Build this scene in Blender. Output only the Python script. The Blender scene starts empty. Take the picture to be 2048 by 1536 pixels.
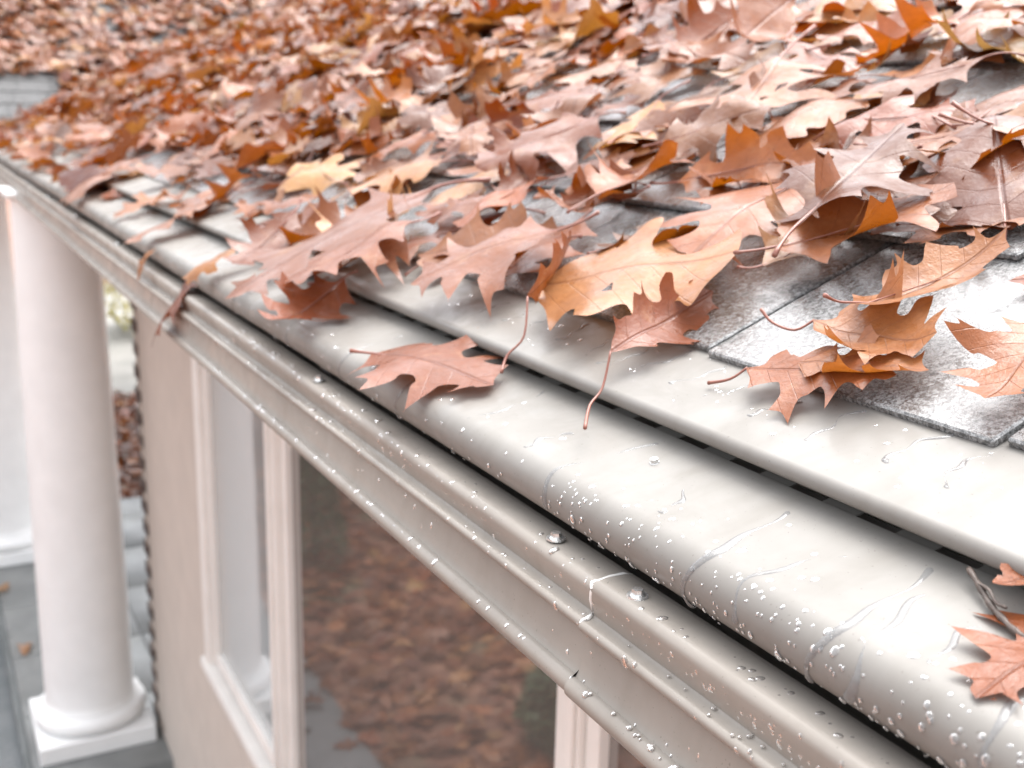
import bpy, bmesh, math, random
import numpy as np
from mathutils import Vector, Matrix, noise
from mathutils.geometry import delaunay_2d_cdt

random.seed(7); rng = np.random.default_rng(11)
R_ = math.radians
S = bpy.context.scene
COL = S.collection

# ------------------------------------------------------------------ camera
CAMZ = 2.95                               # ground is z = 0
C0 = np.array([0.0, 0.0, CAMZ])
FPX = 2200.0                              # focal length in pixels of a 2048 px wide frame
CR = np.array([[0.88166821, -0.0912272, 0.46296735],      # world axes from image right / down / forward
               [-0.47125043, -0.2204862, 0.85399583],
               [0.02417026, -0.97111453, -0.23738652]])
cam = bpy.data.cameras.new('camera'); camo = bpy.data.objects.new('camera', cam); COL.objects.link(camo)
m = Matrix.Identity(4)
for i in range(3):
    m[i][0] = CR[i, 0]; m[i][1] = -CR[i, 1]; m[i][2] = -CR[i, 2]; m[i][3] = C0[i]
camo.matrix_world = m
cam.sensor_width = 36; cam.lens = FPX / 2048 * 36
cam.clip_start = 0.02; cam.clip_end = 500
cam.dof.use_dof = True; cam.dof.focus_distance = 0.66; cam.dof.aperture_fstop = 9
S.camera = camo

# ------------------------------------------------------------------ sky and sun (overcast)
W = bpy.data.worlds.new('World'); S.world = W; W.use_nodes = True
nt = W.node_tree; bg = nt.nodes['Background']
sky = nt.nodes.new('ShaderNodeTexSky'); sky.sky_type = 'NISHITA'; sky.sun_disc = False
sky.sun_elevation = R_(68); sky.sun_rotation = R_(58); sky.dust_density = 4; sky.air_density = 1.0
hs = nt.nodes.new('ShaderNodeHueSaturation'); hs.inputs['Saturation'].default_value = 0.20
nt.links.new(sky.outputs[0], hs.inputs['Color']); nt.links.new(hs.outputs[0], bg.inputs['Color'])
bg.inputs['Strength'].default_value = 0.15
sl = bpy.data.lights.new('sun', 'SUN'); so = bpy.data.objects.new('sun', sl); COL.objects.link(so)
sl.energy = 0.6; sl.angle = R_(75); sl.color = (1, 0.985, 0.965)
sd = Vector((math.sin(R_(58)) * math.cos(R_(68)), math.cos(R_(58)) * math.cos(R_(68)), math.sin(R_(68))))
so.rotation_euler = sd.to_track_quat('Z', 'Y').to_euler()
S.view_settings.view_transform = 'Standard'; S.view_settings.look = 'None'
S.view_settings.gamma = 1; S.view_settings.use_curve_mapping = False
S.view_settings.exposure = 2.15
S.cycles.max_bounces = 8

# ------------------------------------------------------------------ pixel helpers (2048 x 1536 photo pixels)
def ray(px, py): return CR @ np.array([px - 1024, py - 768, FPX])
def proj(P):
    d = (np.asarray(P) - C0) @ CR
    return d[..., 0] / d[..., 2] * FPX + 1024, d[..., 1] / d[..., 2] * FPX + 768, d[..., 2]
def on_plane(px, py, p0, n):
    d = ray(px, py); return C0 + d * (np.dot(n, p0 - C0) / np.dot(n, d))

# ------------------------------------------------------------------ materials
MATS = {}
def nodes(name):
    mt = bpy.data.materials.new(name); mt.use_nodes = True
    return mt, mt.node_tree, mt.node_tree.nodes['Principled BSDF']
def N(t, kind, **kw):
    n = t.nodes.new(kind)
    for k, v in kw.items():
        if k in n.inputs.keys(): n.inputs[k].default_value = v
        else: setattr(n, k, v)
    return n
def mixc(t, fac, a, b, blend='MIX'):
    x = t.nodes.new('ShaderNodeMix'); x.data_type = 'RGBA'; x.blend_type = blend
    for sock, v in ((x.inputs[0], fac), (x.inputs[6], a), (x.inputs[7], b)):
        if isinstance(v, bpy.types.NodeSocket): t.links.new(v, sock)
        elif isinstance(v, (int, float)): sock.default_value = v
        else: sock.default_value = (*v, 1) if len(v) == 3 else v
    return x.outputs[2]
def math_(t, op, a, b=None, c=None, clamp=False):
    x = t.nodes.new('ShaderNodeMath'); x.operation = op; x.use_clamp = clamp
    for i, v in enumerate((a, b, c)):
        if v is None: continue
        if isinstance(v, bpy.types.NodeSocket): t.links.new(v, x.inputs[i])
        else: x.inputs[i].default_value = v
    return x.outputs[0]
def mapr(t, v, a, b, c=0.0, d=1.0):
    x = t.nodes.new('ShaderNodeMapRange'); t.links.new(v, x.inputs[0])
    for i, k in enumerate((a, b, c, d)): x.inputs[i + 1].default_value = k
    return x.outputs[0]
def tex(t, scale, detail=3, coord='Object', rough=0.6, dist=0.0, stretch=None):
    tc = t.nodes.new('ShaderNodeTexCoord'); out = tc.outputs[coord]
    if coord == 'World':
        pass
    if stretch:
        mp = t.nodes.new('ShaderNodeMapping'); mp.inputs['Scale'].default_value = stretch
        t.links.new(out, mp.inputs[0]); out = mp.outputs[0]
    n = N(t, 'ShaderNodeTexNoise', Scale=scale, Detail=detail, Roughness=rough, Distortion=dist)
    t.links.new(out, n.inputs['Vector']); return n.outputs['Fac']
def bump(t, h, strength, dist=0.002, prev=None):
    b = N(t, 'ShaderNodeBump', Strength=strength, Distance=dist); t.links.new(h, b.inputs['Height'])
    if prev is not None: t.links.new(prev, b.inputs['Normal'])
    return b.outputs[0]

def painted(name, c1, c2, rough, scale=30, bs=0.1, coat=0.0, streak=None):
    mt, t, p = nodes(name)
    n = tex(t, scale, 4, stretch=streak)
    t.links.new(mixc(t, mapr(t, n, .35, .65), c1, c2), p.inputs['Base Color'])
    t.links.new(mapr(t, tex(t, scale * .6, 3), .3, .7, rough * .75, rough * 1.3), p.inputs['Roughness'])
    p.inputs['Coat Weight'].default_value = coat; p.inputs['Coat Roughness'].default_value = .12
    if bs: t.links.new(bump(t, tex(t, scale * 6, 3), bs, .001), p.inputs['Normal'])
    MATS[name] = mt; return mt

painted('white_paint', (.80, .80, .79), (.75, .75, .74), .45, 6, .06)
painted('stucco', (.51, .445, .39), (.475, .415, .365), .85, 9, .5)
painted('frame_paint', (.76, .73, .69), (.71, .68, .64), .4, 8, .05)
painted('soffit_paint', (.52, .46, .42), (.48, .43, .39), .6, 8, .05)
painted('slate_floor', (.145, .15, .148), (.20, .205, .20), .35, 5, .25)
painted('paving', (.14, .155, .16), (.20, .21, .215), .3, 4, .3)
painted('step_edge', (.09, .10, .10), (.13, .14, .14), .5, 6, .2)
painted('driveway', (.17, .165, .15), (.23, .22, .20), .7, 1.5, .3)
painted('screw_steel', (.55, .55, .54), (.70, .70, .69), .25, 200, .1); MATS['screw_steel'].node_tree.nodes['Principled BSDF'].inputs['Metallic'].default_value = .8
painted('sealant', (.70, .68, .65), (.78, .76, .73), .2, 60, .1)
painted('dark_brick', (.07, .055, .05), (.13, .085, .07), .8, 25, .6)
painted('bark', (.05, .035, .028), (.11, .08, .065), .6, 160, .6, .2)
painted('deck_felt', (.03, .032, .035), (.05, .052, .055), .6, 40, .4)

def metal(name, c1, c2, rough, wet):
    """Taupe enamelled aluminium under a thin, uneven film of rain."""
    mt, t, p = nodes(name)
    dirt = tex(t, 7, 5, dist=.6)
    fine = tex(t, 90, 3)
    c = mixc(t, mapr(t, dirt, .38, .66), c1, c2)
    spk = mapr(t, tex(t, 420, 2), .70, .74)
    c = mixc(t, math_(t, 'MULTIPLY', spk, .55), c, (.09, .075, .06))
    st = tex(t, 9, 3, stretch=(1.0, 4.0, 1.0), dist=.1)
    c = mixc(t, mapr(t, st, .50, .80, 0, .30), c, (c2[0] * .72, c2[1] * .68, c2[2] * .62))
    t.links.new(c, p.inputs['Base Color'])
    film = tex(t, 14, 4, dist=.8)
    t.links.new(mapr(t, film, .40, .60, rough * 1.25, rough * .6), p.inputs['Roughness'])
    p.inputs['Specular IOR Level'].default_value = .16
    p.inputs['Coat Weight'].default_value = wet; p.inputs['Coat Roughness'].default_value = .10
    p.inputs['Coat IOR'].default_value = 1.34
    b = bump(t, mapr(t, tex(t, 9, 2), .3, .7), .25, .002)
    b = bump(t, fine, .05, .0004, b)
    t.links.new(b, p.inputs['Normal']); t.links.new(b, p.inputs['Coat Normal'])
    MATS[name] = mt; return mt
metal('guard_metal', (.215, .204, .188), (.19, .179, .164), .55, .08)
metal('gutter_metal', (.285, .258, .228), (.25, .226, .20), .55, .2)

def water_mat(name, c, tw, rg):
    mt, t, p = nodes(name)
    p.inputs['Base Color'].default_value = (*c, 1); p.inputs['Roughness'].default_value = rg
    p.inputs['IOR'].default_value = 1.36; p.inputs['Transmission Weight'].default_value = tw
    MATS[name] = mt
water_mat('water_on_guard', (.68, .68, .68), .85, .05); water_mat('water_on_gutter', (.50, .47, .44), .75, .12)

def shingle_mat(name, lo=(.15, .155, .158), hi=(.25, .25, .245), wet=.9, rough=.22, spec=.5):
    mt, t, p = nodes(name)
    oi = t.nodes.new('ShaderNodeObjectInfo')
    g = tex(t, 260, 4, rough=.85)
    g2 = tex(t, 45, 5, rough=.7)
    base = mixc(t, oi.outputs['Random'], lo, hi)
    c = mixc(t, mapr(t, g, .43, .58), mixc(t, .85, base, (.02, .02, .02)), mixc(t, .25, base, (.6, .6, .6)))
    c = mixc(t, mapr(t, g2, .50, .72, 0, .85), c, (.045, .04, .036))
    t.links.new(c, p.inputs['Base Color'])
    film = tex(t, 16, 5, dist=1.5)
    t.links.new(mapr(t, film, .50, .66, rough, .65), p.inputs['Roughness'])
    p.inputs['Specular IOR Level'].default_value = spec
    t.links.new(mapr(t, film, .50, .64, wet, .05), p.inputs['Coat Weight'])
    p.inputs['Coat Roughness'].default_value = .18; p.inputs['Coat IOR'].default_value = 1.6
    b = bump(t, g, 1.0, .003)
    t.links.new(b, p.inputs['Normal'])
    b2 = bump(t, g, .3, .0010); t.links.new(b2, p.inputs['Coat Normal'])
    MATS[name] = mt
shingle_mat('shingle', wet=1.0); shingle_mat('dark_shingle', (.06, .06, .062), (.09, .088, .088), .0, .7, .15)  # second one is a darker, matte shingle copy for the wing roof

def leaf_mat(name, from_object):
    mt, t, p = nodes(name)
    out = t.nodes['Material Output']
    if from_object:
        oi = t.nodes.new('ShaderNodeObjectInfo'); col = oi.outputs['Color']; rnd = oi.outputs['Random']
    else:
        at = t.nodes.new('ShaderNodeAttribute'); at.attribute_name = 'leafcol'; col = at.outputs['Color']; rnd = at.outputs['Alpha']
    uv = t.nodes.new('ShaderNodeAttribute'); uv.attribute_name = 'leafuv'
    sx = t.nodes.new('ShaderNodeSeparateXYZ'); t.links.new(uv.outputs['Vector'], sx.inputs[0])
    u = sx.outputs[0]; av = math_(t, 'ABSOLUTE', sx.outputs[1])
    off = t.nodes.new('ShaderNodeVectorMath'); off.operation = 'MULTIPLY_ADD'
    t.links.new(uv.outputs['Vector'], off.inputs[0]); off.inputs[1].default_value = (1, 1, 1)
    cb = t.nodes.new('ShaderNodeCombineXYZ')
    t.links.new(math_(t, 'MULTIPLY', rnd, 37.0), cb.inputs[0]); t.links.new(math_(t, 'MULTIPLY', rnd, 91.0), cb.inputs[1])
    t.links.new(cb.outputs[0], off.inputs[2])
    def nz(scale, detail):
        n = N(t, 'ShaderNodeTexNoise', Scale=scale, Detail=detail, Roughness=.65); t.links.new(off.outputs[0], n.inputs['Vector']); return n.outputs['Fac']
    blot = nz(4.2, 4); fine = nz(22, 4); spots = nz(30, 2)
    dark = mixc(t, .5, col, (.16, .05, .02))
    c = mixc(t, mapr(t, blot, .42, .68, 0, .75), col, dark)
    pale = mixc(t, .5, col, (.48, .27, .14))
    c = mixc(t, mapr(t, blot, .44, .28, 0, .65), c, pale)
    c = mixc(t, mapr(t, fine, .5, .75, 0, .35), c, (.13, .05, .025))
    c = mixc(t, mapr(t, spots, .70, .75, 0, .8), c, (.05, .025, .015))
    # midrib and side veins
    w = math_(t, 'PINGPONG', math_(t, 'MULTIPLY_ADD', u, 7.0, math_(t, 'MULTIPLY', av, -5.5)), .5)
    side = mapr(t, w, .035, .0)
    mid = mapr(t, av, .014, .004)
    vein = math_(t, 'MAXIMUM', math_(t, 'MULTIPLY', side, .45), mid, clamp=True)
    c = mixc(t, math_(t, 'MULTIPLY', vein, .6), c, mixc(t, .6, col, (.11, .035, .025)))
    t.links.new(c, p.inputs['Base Color'])
    t.links.new(mapr(t, nz(7, 3), .35, .65, .22, .65), p.inputs['Roughness'])
    p.inputs['Specular IOR Level'].default_value = .35
    p.inputs['Coat Weight'].default_value = .5; p.inputs['Coat Roughness'].default_value = .08; p.inputs['Coat IOR'].default_value = 1.4
    b = bump(t, math_(t, 'ADD', fine, math_(t, 'MULTIPLY', vein, -.8)), .55, .0016)
    t.links.new(b, p.inputs['Normal']); t.links.new(b, p.inputs['Coat Normal'])
    tr = t.nodes.new('ShaderNodeBsdfTranslucent')
    hsv = N(t, 'ShaderNodeHueSaturation', Saturation=1.15, Value=.85); t.links.new(c, hsv.inputs['Color']); t.links.new(hsv.outputs[0], tr.inputs['Color'])
    mx = t.nodes.new('ShaderNodeMixShader'); mx.inputs[0].default_value = .36
    t.links.new(p.outputs[0], mx.inputs[1]); t.links.new(tr.outputs[0], mx.inputs[2]); t.links.new(mx.outputs[0], out.inputs[0])
    MATS[name] = mt
leaf_mat('leaf', True); leaf_mat('leaf_litter', False)
def stem_mat():
    mt, t, p = nodes('leaf_stalk'); n = tex(t, 60, 3)
    t.links.new(mixc(t, n, (.17, .05, .035), (.30, .13, .09)), p.inputs['Base Color']); p.inputs['Roughness'].default_value = .3
    MATS['leaf_stalk'] = mt
stem_mat()
def glass_mat(name, c):
    mt, t, p = nodes(name)
    p.inputs['Base Color'].default_value = (*c, 1); p.inputs['Roughness'].default_value = .035
    p.inputs['IOR'].default_value = 2.9
    t.links.new(bump(t, tex(t, 2.2, 2), .05, .01), p.inputs['Normal'])
    MATS[name] = mt
glass_mat('window_glass', (.125, .11, .10)); glass_mat('pale_glass', (.34, .355, .35))      # the second has a much paler base colour
def ground_mat():
    mt, t, p = nodes('leafy_lawn')
    tc = t.nodes.new('ShaderNodeTexCoord')
    v = N(t, 'ShaderNodeTexVoronoi', Scale=9.0, Randomness=1.0); t.links.new(tc.outputs['Object'], v.inputs['Vector'])
    r = t.nodes.new('ShaderNodeValToRGB'); t.links.new(v.outputs['Color'], r.inputs[0])
    e = r.color_ramp.elements; e[0].color = (.10, .045, .03, 1); e[1].color = (.30, .16, .10, 1)
    x = r.color_ramp.elements.new(.5); x.color = (.21, .095, .06, 1)
    gr = mixc(t, mapr(t, tex(t, 1.1, 4), .55, .7), r.outputs[0], (.06, .085, .045))
    t.links.new(gr, p.inputs['Base Color']); p.inputs['Roughness'].default_value = .7
    t.links.new(bump(t, v.outputs['Distance'], .6, .02), p.inputs['Normal'])
    MATS['leafy_lawn'] = mt
ground_mat()
def foliage_mat(name, a, b):
    mt, t, p = nodes(name); at = t.nodes.new('ShaderNodeAttribute'); at.attribute_name = 'leafcol'
    t.links.new(mixc(t, at.outputs['Alpha'], a, b), p.inputs['Base Color']); p.inputs['Roughness'].default_value = .45
    p.inputs['Specular IOR Level'].default_value = .35
    MATS[name] = mt
foliage_mat('evergreen', (.03, .065, .03), (.07, .12, .055)); foliage_mat('yellow_foliage', (.35, .33, .06), (.62, .52, .20))

# ------------------------------------------------------------------ object helpers
def tag(o, label=None, cat=None, group=None, kind=None):
    for k, v in (('label', label), ('category', cat), ('group', group), ('kind', kind)):
        if v: o[k] = v
    return o
def empty(name, loc=(0, 0, 0)):
    o = bpy.data.objects.new(name, None); o.location = loc; o.empty_display_size = .1; COL.objects.link(o); return o
def link(name, me, mat, parent=None):
    o = bpy.data.objects.new(name, me); COL.objects.link(o)
    if mat and not me.materials: me.materials.append(MATS[mat])
    if parent is not None:
        o.parent = parent; o.matrix_parent_inverse = Matrix.Translation(-world_loc(parent))
    return o
def world_loc(o):
    v = Vector(o.location)
    while o.parent is not None:
        v = v + o.matrix_parent_inverse.translation + Vector(o.parent.location); o = o.parent
    return v
def mesh(name, verts, faces, smooth=False):
    me = bpy.data.meshes.new(name); me.from_pydata([tuple(v) for v in verts], [], faces); me.update()
    if smooth: me.polygons.foreach_set('use_smooth', [True] * len(me.polygons))
    return me
def bm_mesh(name, bm, smooth=False, angle=None):
    me = bpy.data.meshes.new(name); bmesh.ops.recalc_face_normals(bm, faces=bm.faces); bm.to_mesh(me); bm.free()
    if smooth:
        me.polygons.foreach_set('use_smooth', [True] * len(me.polygons))
        if angle: me.set_sharp_from_angle(angle=R_(angle))
    return me
def box_bm(x0, x1, y0, y1, z0, z1, bev=0.0, seg=2, bm=None):
    own = bm is None
    if own: bm = bmesh.new()
    r = bmesh.ops.create_cube(bm, size=1)
    for v in r['verts']:
        v.co = Vector(((x0 + x1) / 2 + v.co.x * (x1 - x0), (y0 + y1) / 2 + v.co.y * (y1 - y0), (z0 + z1) / 2 + v.co.z * (z1 - z0)))
    if bev:
        es = list({e for v in r['verts'] for e in v.link_edges})
        bmesh.ops.bevel(bm, geom=es, offset=bev, segments=seg, affect='EDGES', profile=.5)
    return bm
def box(name, x0, x1, y0, y1, z0, z1, mat, parent=None, bev=0.0):
    return link(name, bm_mesh(name, box_bm(x0, x1, y0, y1, z0, z1, bev), bev > 0, 40), mat, parent)
def extrude(name, prof, y0, y1, ny, mat, parent, thick=0.0, wav=0.0, seed=0):
    """Sweep a cross-section (list of x, z) along the eave; thick > 0 gives a closed sheet."""
    prof = np.array(prof, float)
    if thick:
        d = np.gradient(prof, axis=0); d /= np.linalg.norm(d, axis=1)[:, None]
        nrm = np.stack([-d[:, 1], d[:, 0]], 1)
        inner = prof - nrm * thick
        loop = np.vstack([prof, inner[::-1]]); closed = True
    else:
        loop = prof; closed = False
    k = len(loop); ys = np.linspace(y0, y1, ny + 1); V = []; F = []
    for j, y in enumerate(ys):
        for i, (x, z) in enumerate(loop):
            w = wav * noise.noise(Vector((y * 2.1 + seed, 3.1, i * 0.02))) if wav else 0
            V.append((x + w * .4, y, z + w))
    kk = k if closed else k - 1
    for j in range(ny):
        for i in range(kk):
            a = j * k + i; b = j * k + (i + 1) % k
            F.append((a, b, b + k, a + k))
    if closed:
        F.append(tuple(range(k))[::-1]); F.append(tuple(ny * k + i for i in range(k)))
    bm = bmesh.new(); me0 = mesh(name, V, F); bm.from_mesh(me0); bpy.data.meshes.remove(me0)
    me = bm_mesh(name, bm, True, 35)
    return link(name, me, mat, parent)
def arc(cx, cz, r, a0, a1, n):
    return [(cx + r * math.cos(R_(a0 + (a1 - a0) * i / n)), cz + r * math.sin(R_(a0 + (a1 - a0) * i / n))) for i in range(n + 1)]
def tube_mesh(name, pts, radii, sides=6):
    pts = [Vector(p) for p in pts]; V = []; F = []
    for i, p in enumerate(pts):
        d = (pts[min(i + 1, len(pts) - 1)] - pts[max(i - 1, 0)]).normalized()
        a = d.cross(Vector((0.13, 0.2, 0.97))).normalized(); b = d.cross(a)
        for k in range(sides):
            t = 2 * math.pi * k / sides; V.append(p + (a * math.cos(t) + b * math.sin(t)) * radii[i])
    for i in range(len(pts) - 1):
        for k in range(sides):
            F.append((i * sides + k, i * sides + (k + 1) % sides, (i + 1) * sides + (k + 1) % sides, (i + 1) * sides + k))
    F.append(tuple(range(sides))[::-1]); F.append(tuple((len(pts) - 1) * sides + k for k in range(sides)))
    return mesh(name, V, F, True)

# ------------------------------------------------------------------ geometry constants (metres, camera-relative z + CAMZ)
Z = lambda z: z + CAMZ
SL = R_(24); TS = math.tan(SL)
EX, EZ = .518, Z(-.168)                    # lower edge of the first shingle course (top face)
NR = np.array([-math.sin(SL), 0, math.cos(SL)]); UR = np.array([math.cos(SL), 0, math.sin(SL)])
YE = 7.6                                   # eave of the wing roof that crosses beyond
XC = .36                                   # where both eaves meet in plan
WALLX = .75; YC = 4.60                     # wall face and its far corner
FLOOR = CAMZ - 2.70                        # porch floor

# ------------------------------------------------------------------ ground
def sheet(name, x0, x1, y0, y1, z, mat, n=1):
    V = [(x0 + (x1 - x0) * i / n, y0 + (y1 - y0) * j / n, z) for j in range(n + 1) for i in range(n + 1)]
    F = [(j * (n + 1) + i, j * (n + 1) + i + 1, (j + 1) * (n + 1) + i + 1, (j + 1) * (n + 1) + i) for j in range(n) for i in range(n)]
    return tag(link(name, mesh(name, V, F), mat), kind='structure')
sheet('ground', -150, 150, -150, 150, 0, 'leafy_lawn')
box('walkway', -.12, WALLX, -1, 14, -.05, .012, 'paving')['kind'] = 'structure'
box('driveway', -12, 14, 11.6, 19.5, -.1, .02, 'driveway')['kind'] = 'structure'
pf = box('porch_floor', .215, 3.2, YC - .28, 7.75, .0, FLOOR, 'slate_floor'); pf['kind'] = 'structure'
box('nosing', .185, .215, YC - .28, 7.75, FLOOR - .035, FLOOR + .002, 'step_edge', pf, .006)
for i in range(5):
    for j in range(3):
        box('flagstone', .22 + j * .62, .22 + j * .62 + .612, YC - .275 + i * .62, YC - .275 + i * .62 + .612, FLOOR - .01, FLOOR + .006 + .001 * ((i * 7 + j * 3) % 3), 'slate_floor', pf, .004)

# ------------------------------------------------------------------ house: wall, windows, fascia, roof
house = tag(empty('house', (WALLX, 2, 0)), 'beige stucco house under a low shingled roof beside the white columns', 'house')
SILL = Z(-1.83); HEAD = Z(-.46); TOPW = Z(-.314)
y_j = 3.535                                  # far jamb (outer edge of casing)
wt = .30
box('wall', WALLX, WALLX + wt, y_j, YC, 0, TOPW, 'stucco', house)
box('wall', WALLX, WALLX + wt, -1.2, y_j, 0, SILL - .06, 'stucco', house)
box('wall', WALLX, WALLX + wt, -1.2, y_j, HEAD + .06, TOPW, 'stucco', house)
box('fascia', .487, .505, -1.2, YE, Z(-.335), Z(-.215), 'soffit_paint', house)
box('soffit', .487, 2.4, -1.2, YE + .1, Z(-.312), Z(-.302), 'soffit_paint', house)
nb = 25
for i in range(nb):
    z = FLOOR + .03 + i * .098
    box('brick', WALLX - .010 + .004 * random.random(), WALLX + .1, YC + .002, YC + .10, z, z + .056, 'dark_brick', house, .004)
box('backing', WALLX - .004, WALLX + .2, YC + .002, YC + .06, FLOOR, TOPW, 'stucco', house)

def window(y0, y1, mat='frame_paint', pane='window_glass'):
    """Fixed pane between y0 and y1 with stiles, bottom rail, head and sill."""
    w = box('window', WALLX + .022, WALLX + .028, y0 + .02, y1 - .02, SILL, HEAD, pane, house)
    fx = WALLX + .005
    box('frame', fx, WALLX + .06, y0, y0 + .035, SILL, HEAD, mat, w, .004)
    box('frame', fx, WALLX + .06, y1 - .035, y1, SILL, HEAD, mat, w, .004)
    box('frame', fx, WALLX + .06, y0 + .035, y1 - .035, HEAD - .04, HEAD, mat, w, .004)
    box('frame', fx, WALLX + .06, y0 + .035, y1 - .035, SILL, SILL + .045, mat, w, .004)
    return w
MULL = ((2.612, 2.712), (1.155, 1.198))
def mullion(y0, y1):
    mm = box('mullion', WALLX - .004, WALLX + .06, y0, y1, SILL - .01, HEAD + .02, 'frame_paint', house, .006)
    n = 2 if y1 - y0 > .1 else 1
    c = (y0 + y1) / 2
    for k in range(n):
        o = (k - (n - 1) / 2) * .06
        box('bead', WALLX - .012, WALLX - .002, c + o - .014, c + o + .014, SILL, HEAD, 'frame_paint', mm, .005)
for a, b in MULL: mullion(a, b)
window(2.714, 3.462, pane='pale_glass'); window(1.2, 2.61); window(-.6, 1.153)
box('casing', WALLX - .014, WALLX + .06, 3.464, y_j, SILL - .05, HEAD + .05, 'frame_paint', house, .008)
box('sill', WALLX - .026, WALLX + .06, -.7, y_j + .02, SILL - .055, SILL - .011, 'frame_paint', house, .010)
box('header', WALLX - .03, WALLX + .06, -.7, 3.46, HEAD + .021, HEAD + .08, 'frame_paint', house, .008)

# roof deck of the main plane and of the wing plane (meet in the valley X - XC = Y - YE)
def zr(x): return EZ + (x - EX) * TS
def zw(y): return EZ + (y - YE - (EX - XC)) * TS
XR = 6.4
t_ = .014
deckv = [(EX - .03, -1.2, zr(EX - .03) - t_), (XR, -1.2, zr(XR) - t_), (XR, YE + XR - XC, zr(XR) - t_), (EX - .03, YE + EX - XC - .03, zr(EX - .03) - t_)]
deck = mesh('roof', deckv + [(v[0], v[1], v[2] - .05) for v in deckv], [(0, 1, 2, 3), (7, 6, 5, 4), (0, 3, 7, 4), (0, 4, 5, 1), (1, 5, 6, 2), (2, 6, 7, 3)])
roof = link('roof', deck, 'deck_felt', house)
yw0 = YE + (EX - XC)
YW = YE + XR - XC
wv = [(EX - .03, yw0 - .03, zw(yw0 - .03) - t_), (XR, YW, zw(YW) - t_), (-6, YW, zw(YW) - t_), (-6, yw0 - .03, zw(yw0 - .03) - t_)]
wing = tag(empty('porch_wing', (-1, YE, 0)), 'projecting porch wing whose leaf covered roof crosses behind the main roof', 'house')
wroof = link('roof', mesh('roof', wv + [(v[0], v[1], v[2] - .05) for v in wv], [(0, 1, 2, 3), (7, 6, 5, 4), (0, 3, 7, 4), (0, 4, 5, 1), (1, 5, 6, 2), (2, 6, 7, 3)]), 'deck_felt', wing)
box('fascia', -6, .48, YE + .13, YE + .15, Z(-.385), Z(-.215), 'soffit_paint', wing)
box('beam', -2.2, .70, YE - .15, YE + .12, Z(-.325), Z(-.313), 'white_paint', wing)
box('ceiling', -6, .485, YE + .15, YW, Z(-.372), Z(-.362), 'soffit_paint', wing)

# shingles: courses .20 m apart, irregular tabs
EXPO = .200
def shingle_mesh(w):
    L = EXPO + .055
    bm = box_bm(0, L, 0, w, -.0065, 0, .0015, 1)
    for v in bm.verts: v.co.z -= v.co.x * .032
    return bm_mesh('shingle', bm, False)
SW = [.17, .215, .26, .30]; SM = [shingle_mesh(w - .004) for w in SW]
rot_main = Matrix((( UR[0], 0, NR[0]), (0, 1, 0), (UR[2], 0, NR[2])))          # local x up-slope, z normal
sh = []
for c in range(-0, 30):
    y = -1.2 + (c * .137) % .21; 
    while y < YE + XR:
        k = random.choice((0, 1, 1, 2, 2, 3)); 
        px = EX + c * EXPO * UR[0]
        if y + SW[k] * .5 > YE + (px - XC): break
        sh.append((c, y, k)); y += SW[k]
def sh_pos(c, y): return np.array([EX, y, EZ]) + UR * (c * EXPO)
def sh_size(s):
    p = sh_pos(s[0], s[1] + .1) + UR * .1; u, v, d = proj(p)
    if d < .15 or u < -200 or u > 2250 or v < -250 or v > 1700: return 0
    return 1 / d
sh.sort(key=sh_size, reverse=True)
rest = bmesh.new()
for i, (c, y, k) in enumerate(sh):
    P = sh_pos(c, y) + NR * random.uniform(-.0012, .0012) + UR * random.uniform(-.004, .004)
    M = Matrix.Translation(P) @ rot_main.to_4x4() @ Matrix.Rotation(random.uniform(-.006, .006), 4, 'Z')
    if i < 290 and sh_size((c, y, k)) > 0:
        o = link('shingle', SM[k], 'shingle', roof); o.matrix_parent_inverse = Matrix.Translation(-world_loc(roof)); o.matrix_basis = M
    else:
        n0 = len(rest.verts); rest.from_mesh(SM[k])
        rest.verts.ensure_lookup_table()
        bmesh.ops.transform(rest, matrix=M, verts=rest.verts[n0:])
tag(link('far_shingles', bm_mesh('far_shingles', rest), 'shingle', roof), kind='stuff')
rest = bmesh.new()
rw = Matrix(((1, 0, 0), (0, UR[0], NR[0]), (0, UR[2], NR[2])))                  # x along the course, y up-slope
rw = Matrix(((0, -1, 0), (UR[0], 0, NR[0]), (UR[2], 0, NR[2])))
for c in range(0, 28):
    yy = yw0 + c * EXPO * UR[0]; x = -5.8 + (c * .19) % .3
    while x < XC + (yy - YE):
        k = random.choice((0, 1, 1, 2, 2, 3)); x += SW[k]
        P = np.array([x, yy, zw(yy)]); M = Matrix.Translation(P) @ rw.to_4x4()
        n0 = len(rest.verts); rest.from_mesh(SM[k]); rest.verts.ensure_lookup_table()
        bmesh.ops.transform(rest, matrix=M, verts=rest.verts[n0:])
fs = bm_mesh('far_shingles', rest); fs.materials.clear(); tag(link('far_shingles', fs, 'dark_shingle', wroof), kind='stuff')

# ------------------------------------------------------------------ gutter guard
guard = tag(empty('gutter_guard', (.42, 2, Z(-.22))), 'wet taupe two-step metal leaf guard covering the gutter', 'gutter guard')
XL0, ZL0, AL = .462, -.2155, 13.0           # lower panel, rear edge
ta = math.tan(R_(AL))
LR = .0175
lc = (.3785, -.2525)
XL0, ZL0 = .4525, ZL0 - (.462 - .4525) * (.2345 - .2155) / .0875; low = [(XL0 + .0004, Z(ZL0))]
tx, tz = lc[0] + LR * math.cos(R_(90 + AL)), lc[1] + LR * math.sin(R_(90 + AL))
for i in range(7):
    f_ = i / 7; low.append((XL0 + (tx - XL0) * f_, Z(ZL0 + (tz - ZL0) * f_)))
low += [(x, Z(z)) for x, z in arc(lc[0], lc[1], LR, 90 + AL, 275, 14)] + [(.40, Z(-.2715)), (.425, Z(-.273))]
ZU0 = -.1785; XU0 = .60; au = 16.0
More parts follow.
